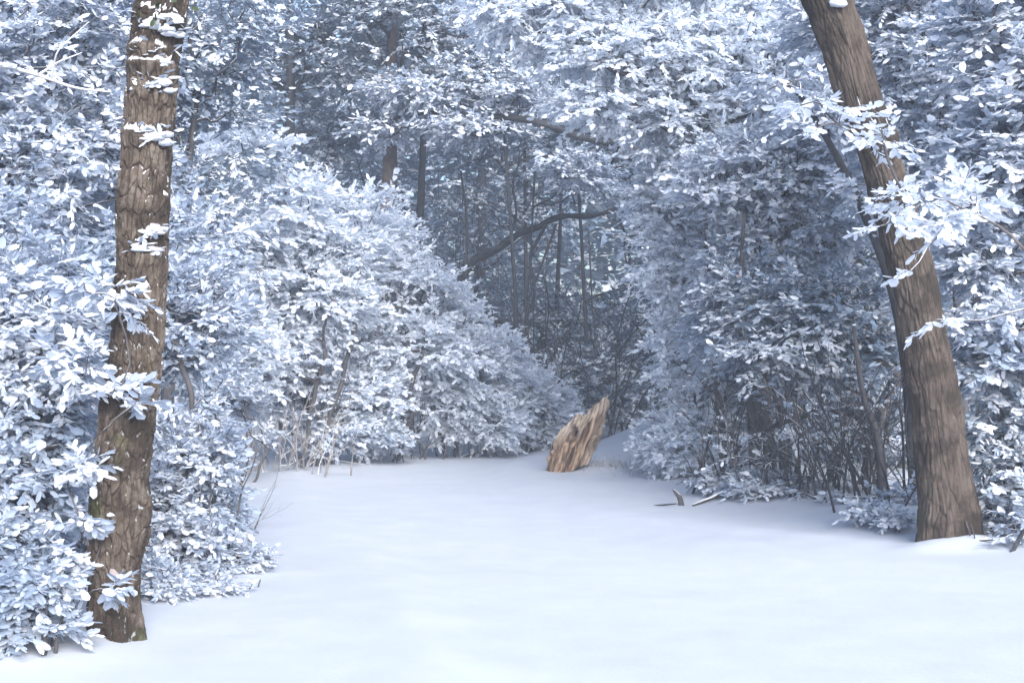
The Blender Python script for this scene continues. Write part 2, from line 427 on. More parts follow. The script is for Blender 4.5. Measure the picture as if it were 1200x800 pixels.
def plant(name, label, cat, base, blobs, n, L=.10, per=9, fan=3, twig=.30, seed=0, trunk=None, stems=4, r_tip=.0035,
          mat=None, wood=None, droop=.25, group=None, shell=.55, thr=.42, clump=1.1, snow=.55, spread=.25, simple=False,
          rmax=.09, pth=.30, wid=.56, lscale=.74, trunk_mat=None, trunk_name='trunk', clear_trunk=0, ns=5, foliage_name='foliage'):
    """one shrub or tree. base (x,y); blobs [(centre, radii)] in world metres; trunk [(x,y,z,r)...] or None for a many-stemmed shrub"""
    rng = np.random.default_rng(seed)
    L = L * lscale; per = int(per * 1.75 + .5) if lscale < .9 else per
    if simple is False and base[1] > 9: simple = 'mid'
    bx, by = base; bz = gz(bx, by) - .03
    root = thing(name, label, cat, (bx, by, bz), group)
    o0 = np.array([bx, by, bz])
    A, C = fill_blobs(rng, blobs, n, shell, clump, thr, seed)
    nodes, par, plen, isbase = [], [], [], []
    if trunk is not None:
        tp = np.array([t[:3] for t in trunk], float); tr = np.array([t[3] for t in trunk], float)
        m = max(24, len(tp) * 6)
        V, F = tube(tp, tr, 14, disp=lambda th, s, R, p: R * (.10 * np.sin(th * 3 + s * 2.1) + .07 * np.sin(th * 5 - s * 3)), sub=m)
        n_v = len(V)
        mesh_np(trunk_name, V - o0, F, trunk_mat or wood or M_TWIG, root, attrs={'plate': np.full(n_v, .5), 'snow': np.zeros(n_v), 'moss': np.zeros(n_v)})
        seg = np.r_[0, np.cumsum(np.linalg.norm(np.diff(tp, axis=0), axis=1))]
        for s in np.linspace(clear_trunk * seg[-1], seg[-1], 14):
            nodes.append([np.interp(s, seg, tp[:, k]) for k in range(3)]); par.append(len(nodes) - 2); plen.append(s)
    else:
        top = max(b[0][2] + b[1][2] if len(b) == 2 else b[2] + b[5] for b in blobs)
        nodes.append(np.array([bx, by, bz - .15])); par.append(-1); plen.append(0)
        for k in range(stems):
            a = rng.random() * 6.28; rr = spread * rng.random() ** .5
            p = np.array([bx + rr * math.cos(a), by + rr * math.sin(a), 0]); p[2] = gz(p[0], p[1]) - .05
            lean = np.array([math.cos(a), math.sin(a), 0]) * .35 + np.array([0, 0, 1.]); last = 0; L0 = 0
            for q in range(4):
                nodes.append(p.copy()); par.append(last); plen.append(L0); last = len(nodes) - 1
                st = (top - bz) * .13 * (0.8 + .5 * rng.random())
                p = p + lean * st + rng.normal(size=3) * .08 * st; L0 += st
    nb = len(nodes)
    nodes = np.array(nodes, float)
    order = np.argsort(np.linalg.norm(A - nodes[0], axis=1) if trunk is None else np.min(np.linalg.norm(A[:, None] - nodes[None], axis=2), axis=1))
    A, C = A[order], C[order]
    ALL = np.zeros((nb + n, 3)); ALL[:nb] = nodes
    PL = np.zeros(nb + n); PL[:nb] = plen
    PR = np.full(nb + n, -1); PR[:nb] = par
    for k in range(n):
        d = np.linalg.norm(ALL[:nb + k] - A[k], axis=1)
        up = np.maximum(0, ALL[:nb + k, 2] - A[k][2])
        j = int(np.argmin(d + pth * PL[:nb + k] + .6 * up))
        ALL[nb + k] = A[k]; PR[nb + k] = j; PL[nb + k] = PL[j] + d[j]
    cnt = np.ones(nb + n)
    for k in range(nb + n - 1, -1, -1):
        if PR[k] >= 0: cnt[PR[k]] += cnt[k]
    R = np.minimum(r_tip * cnt ** .48, rmax)
    if trunk is not None: R[:nb] = np.minimum(R[:nb], np.interp(PL[:nb], seg, tr) * .45)
    e = np.where(PR >= 0)[0]
    P0, P1 = ALL[PR[e]], ALL[e]
    T1 = P1 - P0; T1 /= np.linalg.norm(T1, axis=1)[:, None] + 1e-9
    dirn = np.tile(np.array([0, 0, 1.]), (nb + n, 1)); dirn[e] = T1
    T0 = dirn[PR[e]] * .7 + T1 * .5 + rng.normal(size=T1.shape) * .25
    Te = T1 + rng.normal(size=T1.shape) * .2
    pk = Pack()
    v, f = edges_tube(P0, P1, T0, Te, np.minimum(R[PR[e]], R[e] * 1.5), R[e], ns)
    pk.add(v - o0, f)
    # leafy twigs
    q = ALL[nb:]
    outw = q - C; outw /= np.linalg.norm(outw, axis=1)[:, None] + 1e-9
    base_d = outw * .8 + dirn[nb:] * .45; base_d[:, 2] = base_d[:, 2] * .55 - droop * .4 + .9 * (rng.random(len(q)) < .16) * (rng.random(len(q)))
    TB = np.repeat(q, fan, 0); TD = np.repeat(base_d, fan, 0) + rng.normal(size=(n * fan, 3)) * np.array([.6, .6, .24])
    TD /= np.linalg.norm(TD, axis=1)[:, None] + 1e-9
    TL = twig * (.6 + .8 * rng.random(n * fan))
    end_d = TD + np.array([0, 0, -droop]); end_d /= np.linalg.norm(end_d, axis=1)[:, None]
    TE = TB + (TD * .6 + end_d * .4) * TL[:, None]
    v, f = edges_tube(TB, TE, TD, end_d, np.full(len(TB), r_tip * .8), np.full(len(TB), r_tip * .35), 3, 3)
    pk.add(v - o0, f)
    pk.build('branches', wood or M_TWIG, root)
    # leaves along each twig
    K = len(TB)
    t = (np.arange(per)[None] + rng.random((K, per))) / per
    side = np.where(np.arange(per) % 2, 1., -1.)[None] * np.ones((K, 1))
    Bp = TB[:, None] + (TD[:, None] * (1 - .4 * t[..., None]) + end_d[:, None] * (.4 * t[..., None])) * (TL[:, None] * t)[..., None]
    hs = np.cross(TD, [0, 0, 1.]); hs /= np.linalg.norm(hs, axis=1)[:, None] + 1e-9
    LD = TD[:, None] * (.55 + .5 * t[..., None]) + hs[:, None] * side[..., None] * (1.0 - .5 * t[..., None]) + rng.normal(size=(K, per, 3)) * .36
    LD[..., 2] -= droop * (.4 + .8 * rng.random((K, per)))
    N = np.array([0, 0, 1.]) + rng.normal(size=(K, per, 3)) * .46 + hs[:, None] * side[..., None] * .25 + np.repeat(outw, fan, 0)[:, None] * np.array([.75, .75, .35])
    B = Bp.reshape(-1, 3); m = len(B)
    LL = L * (.42 + .85 * rng.random(m) ** 1.2); WW = LL * wid * (.6 + .6 * rng.random(m))
    sn = snow + .55 * (vnoise(B * 1.7 + 3.3, seed + 40) - .5) + .30 * (rng.random(m) - .5)
    leaves_mesh(foliage_name, B - o0, LD.reshape(-1, 3), N.reshape(-1, 3), LL, WW, np.clip(sn, 0, 1), rng.random(m), mat or M_LEAF, root, simple)
    return root

def blob(px, py, d, rx, rz, ry=None):
    """ellipsoid centred at photo point (px,py) at distance d; radii in metres"""
    return (tuple(P(px, py, d)), (rx, ry or rx, rz))


# ------------------------------------------------------------------ the two big trunks
def bark_disp(nu, cell_h, depth, seed, lumps=(), ridge=False):
    store = {}
    def f(th, s, R, pts):
        u = th / (2 * math.pi) * nu
        q = np.stack([np.cos(th) * 1.6, np.sin(th) * 1.6, s * 3.0], -1)
        wob = (fbm(q, seed, 3) - .5)
        fu = u + wob * 1.2 + .25 * np.sin(s * 5 + th * 2)
        fd, idv = cells(fu, s / cell_h + wob * .8, nu, seed + 1)
        wv = vnoise(q * 2.3, seed + 21)
        plate = sstep(0.0, .08 + .22 * wv, fd)
        fd2, id2 = cells(fu * 2.3 + 5, s / cell_h * 2.6 + wob * 2, int(nu * 2.3), seed + 2)
        small = sstep(0.0, .16, fd2)
        fine = fbm(np.stack([np.cos(th) * 9, np.sin(th) * 9, s * (9 if ridge else 22)], -1), seed + 9, 3) - .5
        d = depth * (plate * (.45 + .55 * idv) - .6) + depth * .35 * (small * (.4 + .6 * id2) - .5) + depth * 1.1 * fine + R * .22 * wob * 1.6
        z = pts[:, 2][:, None] * np.ones_like(th)
        # flare at the foot
        d = d + R * .40 * np.exp(-s / .20) * (.5 + .5 * np.cos(th * 5 + seed))
        for (lz, lth, lw, lh, la) in lumps:
            dth = np.angle(np.exp(1j * (th - lth)))
            d = d + la * np.exp(-(dth / lw) ** 2) * np.where(z > lz, np.exp(-((z - lz) / (lh * .35)) ** 2), np.exp(-((z - lz) / lh) ** 2))
        store['R'] = R + d
        store['plate'] = plate * (.30 + .45 * idv + .25 * id2 * small)
        store['z'] = z; store['th'] = th; store['s'] = s
        return d
    return f, store

def big_trunk(label, cat, centre_px, d0, ns, nr, nu, cell_h, depth, seed, mat, lumps=(), ridge=False, lean=0.0, moss=None, ledge_snow=.95, name='tree'):
    pts, rad = [], []
    for (px, py, wpx) in centre_px:
        dd = d0 + lean * (centre_px[0][1] - py) / 600.0
        pts.append(P(px, py, dd)); rad.append(wpx / FPX * dd / 2)
    up = pts[-1] - pts[-2]
    for k in range(1, 3): pts.append(pts[-1] + up * 1.3); rad.append(rad[-1] * .93)
    base = pts[0].copy(); g0 = gz(base[0], base[1])
    pts[0] = np.array([base[0], base[1], g0 - .12])
    root = thing(name, label, cat, (base[0], base[1], g0))
    o0 = np.array([base[0], base[1], g0])
    f, st = bark_disp(nu, cell_h, depth, seed, lumps, ridge)
    V, F = tube(pts, rad, ns, disp=f, sub=nr)
    n = ns * nr
    plate = np.r_[st['plate'].ravel(), .5, .5]
    nz = fbm(V * 4.0, seed + 30, 3)
    ms = np.zeros(len(V))
    if moss is not None:
        ms = moss(V, np.r_[st['th'].ravel(), 0, 0], nz)
    Rg = st['R']; ds = np.gradient(st['s'][:, 0])[:, None]
    def blur(a, k):
        kr = np.hanning(k + 2)[1:-1]; kr /= kr.sum()
        return np.apply_along_axis(lambda c: np.convolve(np.pad(c, k // 2, 'edge'), kr, 'valid'), 0, a)
    slope = -np.gradient(blur(Rg, 9 if not ridge else 13), axis=0) / ds
    patchy = sstep(.45, .60, fbm(V[:-2] * np.array([16, 16, 9.]), seed + 60, 2)).reshape(slope.shape)
    low = 1 - .7 * sstep(2.2, 1.2, V[:-2, 2]).reshape(slope.shape)
    sn = np.r_[(patchy * low * sstep(.48, .70, slope + .5 * (nz[:-2].reshape(slope.shape) - .5))).ravel() * (ledge_snow if not ridge else .25), 0, 0]
    mesh_np('trunk', V - o0, F, mat, root, attrs={'plate': plate, 'moss': ms, 'snow': sn})
    return root, pts, rad

def pad_geo(centre, rx, ry, rz, seed):
    """a lump of snow lying on a ledge"""
    rng = np.random.default_rng(seed)
    nu, nv = 22, 12
    u = np.linspace(0, 2 * math.pi, nu, endpoint=False); v = np.linspace(0, math.pi, nv)
    U, Vv = np.meshgrid(u, v)
    d = np.stack([np.cos(U) * np.sin(Vv), np.sin(U) * np.sin(Vv), np.cos(Vv)], -1)
    r = .65 + .7 * fbm(d * 1.7 + rng.random(3) * 20, seed, 3)
    p = d * r[..., None] * np.array([rx, ry, rz])
    p[..., 2] = np.where(p[..., 2] < 0, p[..., 2] * .5, p[..., 2])
    i = np.arange(nu * nv).reshape(nv, nu); j = np.roll(i, -1, 1)
    F = np.stack([i[:-1], i[1:], j[1:], j[:-1]], -1).reshape(-1, 4)
    return p.reshape(-1, 3) + np.asarray(centre), [F]

def snow_pad(parent, centre, rx, ry, rz, seed, name='snow_patch'):
    V, F = pad_geo(np.asarray(centre) - np.array(parent.location), rx, ry, rz, seed)
    return mesh_np(name, V, F, M_SNOW, parent)

dL = 7.72
Lc = [(135, 748, 60), (134, 700, 57), (134, 650, 60), (138, 600, 64), (142, 550, 63), (150, 500, 60), (157, 450, 60), (160, 400, 58), (164, 350, 58),
      (167, 300, 57), (166, 250, 60), (170, 200, 56), (175, 150, 56), (178, 100, 56), (181, 50, 56), (190, 0, 61), (197, -50, 60)]
ATC = None
def zL(py): return EYE + (HZ - py) / FPX * dL
# theta that faces the camera is found from the tube frame: A = T x (0,1,0) = +x..., B = T x A
FACE = math.pi / 2
lumpsL = [(zL(62), FACE, 1.0, .10, .05), (zL(80), FACE + .2, 1.1, .06, .045), (zL(103), FACE, .8, .10, .04), (zL(118), FACE + .4, .6, .09, .03),
          (zL(160), FACE - .1, .9, .10, .04), (zL(232), FACE + .9, .5, .07, .03), (zL(302), FACE + 0.6, .5, .07, .03), (zL(455), FACE - 1.2, .6, .2, .03),
          (zL(20), FACE, 1.2, .09, .03), (zL(590), FACE + 1.6, .7, .25, .03)]
def mossL(V, th, nz):
    top = sstep(zL(75), zL(20), V[:, 2]) * sstep(.52, .60, nz)
    return np.clip(top * .9 + .45 * sstep(.60, .72, nz) * sstep(zL(350), zL(560), V[:, 2] * 0 + V[:, 2]) , 0, 1)
treeL, ptsL, radL = big_trunk('tall tree with cracked plate bark and snow ledges at the left path edge', 'tree', Lc, dL, 320, 1300, 30, .12, .015, 3, M_BARK_L,
                  lumps=lumpsL, moss=mossL)
for k, (px, py, rx, rz) in enumerate([(190, 22, .10, .045), (172, 30, .05, .035), (204, 40, .05, .03), (186, 74, .075, .02), (180, 99, .06, .03), (160, 104, .04, .025), (200, 108, .04, .025),
                                      (176, 160, .06, .022), (190, 161, .045, .02), (186, 270, .045, .02), (176, 292, .07, .02), (158, 362, .04, .02), (133, 603, .03, .015)]):
    rg = np.random.default_rng(500 + k); m_ = 2 + int(rx > .04) * 3 + int(rx > .07) * 2
    pk = Pack()
    for q in range(m_):
        off = rg.uniform(-1, 1) * rx * .9
        ax = np.interp(py, [0, 50, 100, 200, 300, 400, 600], [190, 181, 178, 170, 167, 160, 137])
        c = P(px + off / dL * FPX, py + rg.normal() * 2, dL - math.sqrt(max(.001, .150 ** 2 - (off + (px - ax) / FPX * dL) ** 2)) + .004)
        s_ = rg.uniform(.018, .036)
        v, f = pad_geo(c - np.array(treeL.location), s_ * rg.uniform(.9, 1.6), s_, s_ * rg.uniform(.45, .9), 900 + k * 9 + q)
        pk.add(v, f)
    pk.build('snow_patch', M_SNOW, treeL)
# the green ivy leaves at the very top
rng = np.random.default_rng(4)
n = 18
B = np.stack([P(192 + 22 * a, 18 + 26 * b, dL - .17 - .05 * abs(c)) for a, b, c in rng.normal(size=(n, 3)) * .7])
leaves_mesh('ivy', B - np.array(treeL.location), rng.normal(size=(n, 3)) + [0, -.4, -.6], np.tile([0, -1., .6], (n, 1)) + rng.normal(size=(n, 3)) * .4, np.full(n, .045), np.full(n, .032),
            rng.random(n) * .62, rng.random(n), mat_leaf('ivy_leaf', (.035, .05, .018), (.035, .05, .02)), treeL)

for k, (px, py, m_, spread_) in enumerate([(184, 62, 16, 22), (176, 95, 18, 24), (192, 100, 10, 14), (181, 156, 16, 22), (168, 290, 14, 20), (182, 268, 8, 10), (206, 30, 10, 12), (160, 20, 10, 14)]):
    rg = np.random.default_rng(700 + k)
    ox = rg.uniform(-1, 1, m_) * spread_
    ax = np.interp(py, [0, 50, 100, 200, 300], [190, 181, 178, 170, 167])
    rr_ = .150 ** 2 - ((px + ox - ax) / FPX * dL) ** 2
    B = np.stack([P(px + a, py + b, dL - math.sqrt(max(.0005, c)) - .004) for a, b, c in zip(ox, rg.normal(size=m_) * 5, rr_)])
    D = rg.normal(size=(m_, 3)) * [.9, .3, .35] + [0, -.45, .0]
    leaves_mesh('leaf_sprig', B - np.array(treeL.location), D, np.array([0, -.35, 1.]) + rg.normal(size=(m_, 3)) * .3, rg.uniform(.04, .085, m_), rg.uniform(.02, .035, m_),
                rg.uniform(.35, .9, m_), rg.random(m_), M_LEAF, treeL)
dR = 11.85
Rc = [(1110, 640, 70), (1109, 600, 66), (1106, 550, 61), (1100, 500, 59), (1091, 450, 57), (1082, 400, 55), (1074, 350, 52), (1064, 300, 50), (1050, 250, 47),
      (1036, 200, 45), (1020, 150, 46), (1002, 100, 48), (988, 50, 50), (970, 0, 58), (950, -50, 58)]
def mossR(V, th, nz):
    zz = EYE + (HZ - 545) / FPX * dR
    return .35 * sstep(zz, zz - .6, V[:, 2]) * sstep(.5, .62, nz)
treeR, ptsR, radR = big_trunk('brown leaning tree trunk with long ridged bark on the right side of the path', 'tree', Rc, dR, 220, 800, 30, .42, .014, 11, M_BARK_R,
                  ridge=True, lean=-.6, moss=mossR, lumps=[(EYE + (HZ - 175) / FPX * dR, FACE + .9, .5, .12, .05)])
for k, (dx, dy, r) in enumerate([]):
    bx, by = ptsR[0][0] + dx, ptsR[0][1] + dy
    snow_pad(treeR, (bx, by, gz(bx, by) + .0), r, r * .7, .06, 80 + k)
snow_pad(treeR, P(982, 5, dR - .85), .07, .05, .05, 91)

# dark thin tree leaning beside the right trunk
def limb_thing(name, label, cat, pts, rad, mat, ns=10, group=None, part=None):
    pts = np.array(pts, float)
    V, F = tube(pts, rad, ns, disp=lambda th, s, R, p: R * (.14 * np.sin(th * 3 + s * 7) + .12 * np.sin(th * 2 - s * 11)), sub=max(12, len(pts) * 8))
    o0 = pts[0]
    o = mesh_np(name, V - o0, F, mat)
    o.location = o0
    tag(o, label, cat, group)
    return o

# ------------------------------------------------------------------ stump
def stump():
    d = float(hit(668, 550)[1])
    b = P(667, 552, d); g0 = gz(b[0], b[1])
    root = thing('tree_stump', 'broken tan and brown tree stump leaning over at the far bend of the path', 'stump', (b[0], b[1], g0))
    o0 = np.array([b[0], b[1], g0])
    px = d / FPX
    ns, nr = 160, 130
    th = np.linspace(0, 2 * math.pi, ns, endpoint=False)
    t = np.linspace(0, 1, nr)
    TH, T = np.meshgrid(th, t)
    cx, sy = np.cos(TH), np.sin(TH)
    # top rim: low shoulder on the left, a spike on the right
    h_rim = np.interp(cx, [-1, -.75, -.4, 0.05, .35, .6, .82, .93, 1.0], [46, 60, 66, 66, 78, 86, 82, 90, 80]) * px
    h_rim = h_rim + (fbm(np.stack([cx * 5, sy * 5, cx * 0], -1), 3, 3) - .5) * .16
    h_rim = h_rim - .10 * (sy > 0)
    hb = np.interp(cx, [-1, -.8, -.5, 0, .5, 1], [-6, -8, -5, -2, 4, 8]) * px
    h = hb + (h_rim - hb) * T
    lean = .31
    wid = 22.5 * px * (1 + .16 * np.sin(T * 3.1) + .06 * T)
    dep = .33
    gr = fbm(np.stack([TH * 9 / 1.5, T * 2.2, T * 0 + 1], -1) + np.stack([fbm(np.stack([TH, T * 3, T], -1), 8, 2) * 4, T * 0, T * 0], -1), 6, 4) - .5
    ridges = np.abs(np.sin(TH * 13 + 5 * fbm(np.stack([cx * 2, sy * 2, T * 3], -1), 4, 2)))
    lower_r = sstep(-.4, .5, cx) * sstep(.95, .4, T)
    r = 1 + .45 * gr - .13 * (1 - ridges) ** 2 * (1 + 2.2 * lower_r)
    hol = (np.exp(-(((cx + .38) / .24) ** 2 + ((T - .66) / .10) ** 2)) + .8 * np.exp(-(((cx - .25) / .16) ** 2 + ((T - .5) / .2) ** 2)) + .7 * np.exp(-(((cx + .1) / .1) ** 2 + ((T - .25) / .2) ** 2))) * (sy < 0)
    r = r * (1 - .75 * hol)
    # left toe of the root
    toe = np.exp(-(((cx + 1) / .35) ** 2)) * sstep(.35, 0, T)
    x = cx * wid * r * (1 - .05 * T) + lean * h - .02 - toe * .03
    y = sy * dep * r
    z = h
    V = np.stack([x, y, z], -1).reshape(-1, 3)
    i = np.arange(ns * nr).reshape(nr, ns); j = np.roll(i, -1, 1)
    F4 = np.stack([i[:-1], j[:-1], j[1:], i[1:]], -1).reshape(-1, 4)
    # rotten inside: rings going down from the rim
    rings = [V]; last = i[-1]; base_n = len(V); FF = [F4]
    ctr = V[i[-1]].mean(0)
    for q, (f, dz) in enumerate([(.9, -.015), (.72, -.07), (.45, -.13), (.15, -.15)]):
        ring = ctr + (V[i[-1]] - ctr) * np.array([f, f, 1]) ; ring[:, 2] = ring[:, 2] * (.6 + .4 * f) + ctr[2] * (.4 - .4 * f) + dz + .03 * np.sin(th * 7 + q)
        rings.append(ring); cur = base_n + np.arange(ns) + q * ns
        FF.append(np.stack([last, np.roll(last, -1), np.roll(cur, -1), cur], -1)); last = cur
    rings.append(ctr[None] + [0, 0, -.16]); c = base_n + 4 * ns
    VV = np.concatenate(rings)
    FF.append(np.stack([last, np.roll(last, -1), np.full(ns, c)], -1))
    m, n_, l, out = new_mat('weathered_wood')
    b_ = n_.new('ShaderNodeBsdfPrincipled'); b_.inputs['Roughness'].default_value = .8
    tc = n_.new('ShaderNodeTexCoord'); mp = n_.new('ShaderNodeMapping'); mp.inputs['Rotation'].default_value = (0, -lean * .95, 0)
    mp2 = n_.new('ShaderNodeMapping'); mp2.inputs['Scale'].default_value = (1, 1, .16)
    l.new(tc.outputs['Object'], mp.inputs[0]); l.new(mp.outputs[0], mp2.inputs[0])
    n1 = noise(n_, l, 14, 6, .65, mp2.outputs[0]); n2 = noise(n_, l, 4.2, 4, .6, tc.outputs['Object'])
    r1 = ramp(n_, [(.38, (.03, .02, .015)), (.46, (.13, .08, .05)), (.55, (.32, .21, .13)), (.70, (.50, .41, .32))])
    l.new(n1.outputs['Fac'], r1.inputs[0])
    r2 = ramp(n_, [(.34, (.09, .065, .05)), (.46, (.32, .25, .19)), (.62, (.52, .43, .35))]); l.new(n1.outputs['Fac'], r2.inputs[0])
    at = n_.new('ShaderNodeAttribute'); at.attribute_name = 'pale'
    mx = n_.new('ShaderNodeMix'); mx.data_type = 'RGBA'; l.new(at.outputs['Fac'], mx.inputs['Factor']); l.new(r1.outputs[0], mx.inputs['A']); l.new(r2.outputs[0], mx.inputs['B'])
    ah = n_.new('ShaderNodeAttribute'); ah.attribute_name = 'hollow'
    mh = n_.new('ShaderNodeMix'); mh.data_type = 'RGBA'; l.new(ah.outputs['Fac'], mh.inputs['Factor']); l.new(mx.outputs['Result'], mh.inputs['A']); mh.inputs['B'].default_value = (.045, .032, .026, 1)
    l.new(mh.outputs['Result'], b_.inputs['Base Color'])
    bp = n_.new('ShaderNodeBump'); bp.inputs['Strength'].default_value = .7; bp.inputs['Distance'].default_value = .02
    l.new(n1.outputs['Fac'], bp.inputs['Height']); l.new(bp.outputs[0], b_.inputs['Normal']); l.new(b_.outputs[0], out.inputs[0])
    pale = np.zeros(len(VV)); pale[:ns * nr] = np.clip(sstep(.62, .85, T + .25 * (fbm(np.stack([cx * 2, sy * 2, T * 3], -1), 14, 2) - .5)) + .7 * sstep(.45, .8, cx) * sstep(.9, .5, T), 0, 1).ravel()
    pale[ns * nr:] = .6
    mesh_np('trunk', VV, FF, m, root, attrs={'pale': pale, 'hollow': np.r_[np.clip(hol * 1.3 - .25, 0, .9).ravel(), np.zeros(len(VV) - ns * nr)]})
    snow_pad(root, o0 + [.15, -.05, .80], .07, .12, .035, 7, 'snow_cap')
    snow_pad(root, o0 + [.03, -.03, .78], .05, .10, .03, 8, 'snow_cap')
    return d
dS = stump()

# ------------------------------------------------------------------ shrubs and trees, near to far
def at(px, d): return ((px - CX) / FPX * d, d)

# --- left, around and behind the big trunk; thinner snow stands in for shade on the shrubs
plant('shrub', 'low snow-laden shrub on the ground left of the cracked-bark tree', 'shrub', at(28, 7.35),
      [blob(20, 690, 7.2, .24, .14, .25), blob(-50, 650, 7.3, .35, .28, .4), blob(60, 735, 7.25, .12, .05, .12), blob(0, 740, 7.2, .25, .08, .2), blob(0, 640, 7.5, .2, .15)],
      260, L=.085, per=9, fan=3, twig=.15, seed=11, mat=M_LEAF, stems=7, snow=.46, droop=.35, thr=.36, rmax=.02)
plant('shrub', 'tall snowy shrub reaching from the left across the cracked-bark trunk', 'shrub', at(-10, 8.2),
      [blob(0, 520, 8.3, .42, .45), blob(-60, 420, 8.5, .55, .6), blob(25, 600, 8.3, .22, .35), blob(20, 400, 8.3, .32, .40), blob(45, 480, 8.2, .2, .25)],
      520, L=.10, per=9, fan=3, twig=.26, seed=12, mat=M_LEAF, stems=6, snow=.42, droop=.3, thr=.38, rmax=.03)
plant('shrub', 'slender shrub with snow-heaped sprays hanging in front of the cracked bark', 'shrub', at(50, 7.5),
      [blob(120, 340, 7.45, .14, .06, .1), blob(150, 365, 7.4, .10, .04, .08), blob(130, 455, 7.45, .12, .05, .1), blob(165, 475, 7.4, .06, .03, .08), blob(95, 545, 7.4, .10, .07, .1),
       blob(90, 425, 7.5, .10, .14, .1), blob(100, 610, 7.35, .05, .05, .08), blob(125, 690, 7.3, .08, .02, .08), blob(75, 660, 7.3, .06, .1, .1)],
      60, L=.10, per=8, fan=2, twig=.13, seed=13, mat=M_LEAF, stems=3, snow=.62, droop=.35, thr=.2, rmax=.005, r_tip=.002, shell=.9, spread=.1)
plant('shrub', 'rounded snowy shrub just behind the cracked-bark tree where the path widens', 'shrub', at(225, 10.4),
      [blob(215, 560, 10.3, .36, .50), blob(222, 640, 10.1, .26, .22), blob(205, 470, 10.6, .36, .50), blob(215, 380, 11.0, .42, .40), blob(180, 620, 10.0, .26, .4), blob(240, 600, 10.5, .16, .28)],
      620, L=.085, per=9, fan=3, twig=.22, seed=14, mat=M_LEAF, stems=8, snow=.46, droop=.2, thr=.36, rmax=.022)
plant('shrub', 'broad tall shrub behind the left tree with dark gaps low in its leaves', 'shrub', at(60, 10.9),
      [blob(80, 520, 10.8, .65, .7), blob(40, 380, 11, .9, .65), blob(140, 330, 11.4, .65, .45), blob(-60, 500, 10.6, .7, .9), blob(60, 620, 10.4, .6, .4), blob(200, 300, 11.8, .55, .40), blob(-40, 300, 11, .7, .5)],
      850, L=.11, per=9, fan=3, twig=.32, seed=15, mat=M_LEAF, stems=8, snow=.44, thr=.37, rmax=.04)
_fork = plant('tree', 'young leafy tree overhanging from the far left edge with a pale bare fork', 'tree', at(-60, 13.6),
      [blob(30, 60, 13.5, 1.0, .75), blob(90, 180, 13.4, .8, .55), blob(0, 230, 13, .8, .5), blob(110, 30, 14, .7, .7), blob(-80, 140, 13.5, .9, 1.), blob(60, -60, 13.5, 1.1, .5)],
      900, L=.12, per=9, fan=3, twig=.36, seed=16, mat=M_LEAF, trunk=[(*at(-60, 13.6), -.1, .10), (*at(-50, 13.6), 2.0, .08), (*at(-10, 13.6), 4.2, .045)], clear_trunk=.3, snow=.52, thr=.38)
pk = Pack(); fo = np.array(_fork.location)
for pth_, r_ in (([(-60, 70, 12.6), (0, 76, 12.5), (45, 88, 12.4), (88, 104, 12.4), (130, 108, 12.5)], [.022, .02, .016, .011, .004]), ([(45, 88, 12.4), (70, 72, 12.4), (96, 62, 12.4)], [.012, .009, .003]),
                ([(60, 93, 12.4), (66, 60, 12.3), (104, 26, 12.3)], [.010, .007, .003])):
    v, f = tube(np.array([P(*q_) for q_ in pth_]), r_, 8, sub=24); pk.add(v - fo, f)
pk.build('bare_fork', mat_twig('frost_covered_twig', (.30, .29, .30), (.45, .44, .46), 1.1), _fork)
plant('tree', 'dense frosted tree filling the gap between left trunk and bright mound', 'tree', at(215, 15.5),
      [blob(235, 60, 15.5, .8, .55), blob(250, 160, 15.5, .7, .5), blob(215, 250, 15.2, .7, .5), blob(260, -20, 15.5, .9, .5), blob(120, 260, 15.5, .9, .6), blob(120, 120, 15.8, 1., .8)],
      620, L=.12, per=9, fan=3, twig=.36, seed=17, mat=M_LEAF_MID, trunk=[(*at(190, 15.5), -.1, .08), (*at(200, 15.5), 2.0, .06), (*at(230, 15.5), 4.4, .03)], clear_trunk=.25, snow=.46, thr=.44)

# --- the bright mound of shrubs beyond the bend
MB = dict(mat=M_LEAF_BRIGHT, snow=.80, L=.135, per=12, fan=3, twig=.38, clump=1.05, thr=.43, droop=.22, rmax=.035, stems=7, spread=.5)
plant('shrub', 'tall bright snow-loaded bush at the left end of the mound, topmost of all', 'bush', at(250, 19.6),
      [blob(255, 190, 19.5, .85, .75), blob(310, 240, 20, .8, .6), blob(240, 300, 19.3, 1.0, .8), blob(250, 410, 19, .75, .7), blob(190, 380, 19, .8, .9)], 720, seed=21, **MB)
plant('shrub', 'bright snowy bush with drooping tips above the pale bare stems', 'bush', at(335, 21.5),
      [blob(340, 330, 21, 1.1, .8), blob(390, 270, 21.5, .85, .75), blob(300, 400, 20.6, .8, .55), blob(380, 370, 21.4, .7, .5)], 640, seed=22, **MB)
plant('shrub', 'wide bright bush with a dark hollow low in its middle', 'bush', at(430, 23.2),
      [blob(440, 300, 23.4, .8, .8), blob(470, 350, 23.2, .9, .6), blob(410, 400, 22.8, .55, .5), blob(420, 470, 22.5, .65, .6), blob(500, 400, 23, .7, .5)], 700, seed=23, **MB)
plant('shrub', 'bright snowy bush sloping down to the path between hollow and stump', 'bush', at(530, 24.4),
      [blob(520, 440, 24, .8, .9), blob(560, 430, 24.6, .65, .7), blob(520, 380, 24.5, .6, .55), blob(570, 490, 24.6, .7, .45)], 640, seed=24, **MB)
plant('shrub', 'small low snowy bush tapering to the ground left of the stump', 'bush', at(612, 26),
      [blob(610, 470, 26, .5, .55), blob(640, 495, 26.2, .4, .35), blob(590, 500, 25.6, .5, .35), blob(645, 462, 26.4, .2, .12)], 330, seed=25, **MB)
